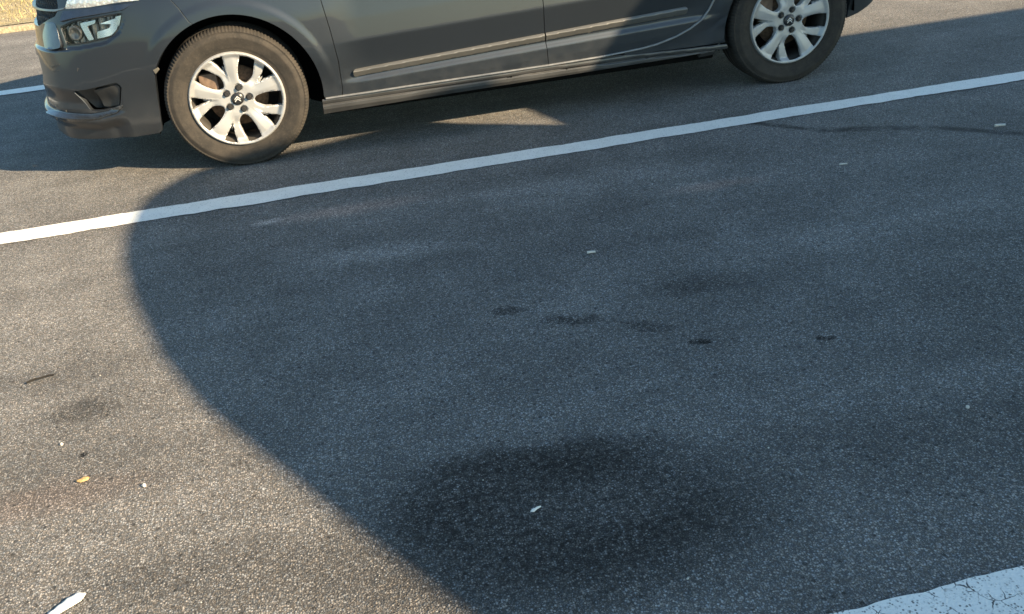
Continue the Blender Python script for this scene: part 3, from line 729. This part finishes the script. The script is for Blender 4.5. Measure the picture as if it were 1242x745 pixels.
def rim_mesh(parent):
    holes = []
    for k in range(5):
        a = 85-72*k
        holes.append(round_poly(polar([(12.0, .2005), (21, .2030), (30, .2008), (25.5, .168), (18.0, .112), (14.6, .150)], a), [.0015, .02, .0015, .01, .002, .01], 4))
        holes.append(round_poly(polar([(43.0, .198), (52, .2012), (62.5, .198), (65, .150), (65, .115), (60.5, .082), (47, .071), (34.5, .090), (32, .118), (37.2, .150)], a), [.0015, .03, .0015, .02, .02, .010, .014, .010, .012, .02], 4))
    outer = [(.218*math.cos(q), .218*math.sin(q)) for q in np.linspace(0, 2*math.pi, 121)[:-1]]
    hb = [resample(h, .004) for h in holes]; HB = np.vstack(hb)
    def fn(p, e):
        d = np.full(len(p), 9.)
        for c in range(0, len(p), 1500): d[c:c+1500] = np.sqrt(((p[c:c+1500, None]-HB[None])**2).sum(2)).min(1)
        r = np.hypot(p[:, 0], p[:, 1]); th = np.degrees(np.arctan2(p[:, 1], p[:, 0]))
        y = .012+.012*(1-sst(r, .03, .17))                        # dished centre
        y -= .008*sst(r, .186, .206)-.014*sst(r, .2085, .217)     # lip
        y += .0035*(1-sst(d, 0, .0042))                             # rolled window edges
        rel = (th-85+36) % 72-36                                  # broad spokes: shallow trough to one side
        halfw = 14.0
        tr = np.exp(-((rel-1.0)/8.0)**2)*sst(r, .07, .11)*(1-sst(r, .175, .195))
        y += .0045*np.clip(np.abs(rel)/13, 0, 1)**1.3*sst(r, .06, .11)*(1-sst(r, .178, .198))
        rn = (th-85-36+36) % 72-36
        y += .0075*sst(rn, -21, -13)*(1-sst(rn, 10, 18))*sst(r, .075, .12)*(1-sst(r, .182, .200))
        for k in range(5):
            q = math.radians(2+72*k); y += .006*(1-sst(np.hypot(p[:, 0]-.053*math.cos(q), p[:, 1]-.053*math.sin(q)), .0145, .0185))
        y += .004*(1-sst(r, .029, .032))
        y += .004*(1-sst(abs(r-.053), .012, .018))*0
        return np.c_[p[:, 0], y-e, p[:, 1]]
    return sheet('rim', outer, holes, fn, ALLOY, parent, .0036, .035, .0012)
def make_wheel(loc, rot, parent):
    # the wheel itself is its barrel; tyre, rim face, disc, cap and nuts hang on it
    V, F = lathe([(.216, .03), (.200, .045), (.192, .09), (.188, .16), (.205, .19), (.05, .19), (.02, .16)], 64)
    w = mesh_obj('wheel', V, F, simple('wheel_barrel', (.06, .055, .05), .6, .5), parent); w.location = loc; w.rotation_euler = (0, rot, 0)
    tyre_mesh(w); rm = rim_mesh(w); rm.scale = (1.025, 1, 1.025)
    V, F = lathe([(.045, .085), (.075, .083), (.078, .095), (.082, .098), (.140, .098), (.141, .112), (.08, .112)], 64)
    mesh_obj('brake_disc', V, F, RUST, w)
    bm = bmesh.new(); box(bm, (-.115, .082, .065), (.085, .05, .12), .016)
    bm_obj('caliper', bm, simple('caliper_iron', (.16, .11, .08), .7, .3, .3, 40), w)
    V, F = lathe([(.0005, .0135), (.018, .0138), (.022, .0145), (.0225, .017), (.0255, .017), (.028, .020), (.029, .03)], 40)
    cap = mesh_obj('hub_cap', V, F, simple('cap_black', (.02, .02, .021), .3, coat=.6), w)
    for k in range(2):
        z0 = -.006+.010*k; bm = bmesh.new()
        P_ = [(-.0135, z0-.006), (0, z0+.006), (.0135, z0-.006), (.0135, z0-.0015), (0, z0+.0115), (-.0135, z0-.0015)]
        a_ = [bm.verts.new((x, .0125, z)) for x, z in P_]; b_ = [bm.verts.new((x, .0150, z)) for x, z in P_]
        for ids in ((0, 1, 4, 5), (1, 2, 3, 4)): bm.faces.new([a_[i] for i in ids]); bm.faces.new([b_[i] for i in ids[::-1]])
        for i in range(6): j = (i+1) % 6; bm.faces.new((a_[i], b_[i], b_[j], a_[j]))
        bm_obj('chevron', bm, simple('badge_silver', (.75, .75, .74), .35, .2), cap, 0)
    nutm = simple('nut_black', (.028, .027, .027), .4)
    first = None
    for k in range(5):
        if first is None:
            bm = bmesh.new(); r = bmesh.ops.create_cone(bm, cap_ends=True, segments=6, radius1=.0115, radius2=.0105, depth=.014)
            bmesh.ops.bevel(bm, geom=list(bm.edges), offset=.0015, segments=2, affect='EDGES')
            r2 = bmesh.ops.create_cone(bm, cap_ends=True, segments=24, radius1=.0150, radius2=.0140, depth=.004); bmesh.ops.translate(bm, vec=(0, 0, -.006), verts=r2['verts'])
            bmesh.ops.rotate(bm, cent=(0, 0, 0), matrix=Matrix.Rotation(math.pi/2, 3, 'X'), verts=bm.verts)
            first = bm_obj('lug_nut', bm, nutm, w); o = first
        else: o = first.copy(); COL.objects.link(o); o.parent = w
        a = math.radians(2+72*k); o.location = (.053*math.cos(a), .0165, .053*math.sin(a))
    return w
def kids(o): return [c for c in COL.objects if c.parent == o]
def copy_tree(o, parent):
    c = o.copy(); COL.objects.link(c); c.parent = parent
    for ch in kids(o): copy_tree(ch, c)
    return c
w0 = make_wheel((0, 0.0, HZ), 0, car)
for x, far in ((2.785, False), (0.0, True), (2.785, True)):
    w = copy_tree(w0, car); w.location = (x, 2*YC if far else 0.0, HZ)
    if far: w.rotation_euler = (0, 0, math.pi)

# ------------------------------------------------------------------ litter on the road
def lump(name, pts, h, z, mat, label, cat, wob=.3):
    """small crumpled flat thing: outline in metres, thickness h"""
    p = resample(pts, .006); c = p.mean(0); V = []; F = []; n = len(p); rings = [1, .93, .6, .25]
    for k, f in enumerate(rings):
        for q in p:
            d = c+(q-c)*f; zz = z+(0 if k == 0 else h*(.55+.45*math.sin(d[0]*230+d[1]*170)*wob+.2*k))
            V.append((d[0], d[1], zz))
    for k in range(len(rings)-1):
        for i in range(n): j = (i+1) % n; F.append((k*n+i, k*n+j, (k+1)*n+j, (k+1)*n+i))
    V.append((c[0], c[1], z+h)); F += [(3*n+i, 3*n+(i+1) % n, 4*n) for i in range(n)]
    o = mesh_obj(name, V, F, mat, None, True); return tag(o, label, cat)
white = simple('white_paper', (.80, .79, .76), .8, 0, .06, 60)
lump('paper_scrap', [(-.385, -2.885), (-.372, -2.893), (-.318, -2.858), (-.310, -2.838), (-.325, -2.832), (-.345, -2.842)], .006, .004, white, 'crumpled white paper scrap lying on the sunlit asphalt in the near left corner', 'paper scrap')
lump('dry_leaf', [(-.405, -2.405), (-.392, -2.413), (-.375, -2.408), (-.372, -2.398), (-.388, -2.392)], .004, .004, simple('orange_leaf', (.46, .30, .13), .7, 0, .3, 200), 'tiny orange yellow leaf lying on the sunlit asphalt', 'leaf')
def stick(name, pts, r, mat, label, cat, group=None):
    bm = bmesh.new(); ringv = []
    for i, p in enumerate(pts):
        rr = r*(1-.3*i/len(pts)); d = (Vector(pts[min(i+1, len(pts)-1)])-Vector(pts[max(i-1, 0)])).normalized(); s_ = d.cross(Vector((0, 0, 1))).normalized()
        ringv.append([bm.verts.new(Vector(p)+s_*rr*math.cos(a)+Vector((0, 0, 1))*rr*math.sin(a)) for a in np.linspace(0, 2*math.pi, 9)[:-1]])
    for a, b in zip(ringv[:-1], ringv[1:]):
        for i in range(8): bm.faces.new((a[i], a[(i+1) % 8], b[(i+1) % 8], b[i]))
    bm.faces.new(ringv[0]); bm.faces.new(ringv[-1][::-1])
    return tag(bm_obj(name, bm, mat), label, cat, group)
filt = simple('cigarette_paper', (.60, .58, .54), .8, 0, .05, 100)
stick('cigarette_butt', [(1.185, -1.618, .007), (1.200, -1.620, .007), (1.214, -1.623, .007)], .0050, filt, 'short white cigarette butt in the middle of the shaded lane', 'cigarette butt')
stick('cigarette_butt', [(3.195, -1.085, .008), (3.215, -1.088, .008), (3.238, -1.095, .008)], .0065, filt, 'white cigarette butt beside the dark tar seam at the right', 'cigarette butt')
stick('cigarette_butt', [(2.385, -1.215, .006), (2.40, -1.218, .006), (2.415, -1.222, .006)], .0035, filt, 'thin greyish butt lying between the tar seam and the dark blotches', 'cigarette butt')
stick('twig', [(-.645, -1.825, .006), (-.622, -1.815, .008), (-.605, -1.812, .007), (-.588, -1.803, .006), (-.57, -1.803, .005)], .0035, simple('twig_bark', (.012, .010, .008), .9), 'short dark twig lying on the sunlit asphalt at the left', 'twig')
lump('feather', [(.662, -2.890), (.670, -2.893), (.679, -2.886), (.690, -2.881), (.680, -2.880), (.670, -2.883)], .004, .003, white, 'tiny white feather on the dark oil stain', 'feather', .6)
for (px, py, r, lb) in ((-.23, -2.48, .006, 'small pale pebble on sunlit asphalt near the edge of the big shadow'), (-.475, -2.21, .005, 'tiny white pebble on sunlit asphalt just above the brown spot'), (1.79, -2.86, .0055, 'little white pebble in the shade between the oil stain and the worn white line')):
    bm = bmesh.new(); bmesh.ops.create_icosphere(bm, subdivisions=3, radius=r)
    for v in bm.verts: v.co *= 1+.16*math.sin(v.co.x*600+px*50)+.1*math.cos(v.co.y*700); v.co.z *= .7
    bmesh.ops.translate(bm, vec=(px, py, r*.6), verts=bm.verts)
    tag(bm_obj('pebble', bm, simple('pebble_stone', (.62, .59, .54), .7)), lb, 'pebble')

# loose grit scattered on the lanes (one uncountable mass)
bm = bmesh.new()
for k in range(900):
    x = rng.uniform(-1.6, 5.0); y = rng.uniform(-3.35, 1.6) if rng.random() < .8 else rng.normal(-.40, .10)
    if abs(y+.488) < .075: continue
    r = .0011+.0016*rng.random()**3; q = bmesh.ops.create_icosphere(bm, subdivisions=1, radius=r)
    for v in q['verts']: v.co *= 1+rng.uniform(-.3, .3); v.co.z *= .7
    bmesh.ops.translate(bm, vec=(x, y, r*.6), verts=q['verts'])
tag(bm_obj('grit', bm, simple('grit_stone', (.42, .40, .36), .8, 0, .5, 9), None, 0), 'fine pale grit scattered loose over the asphalt', 'grit', kind='stuff')
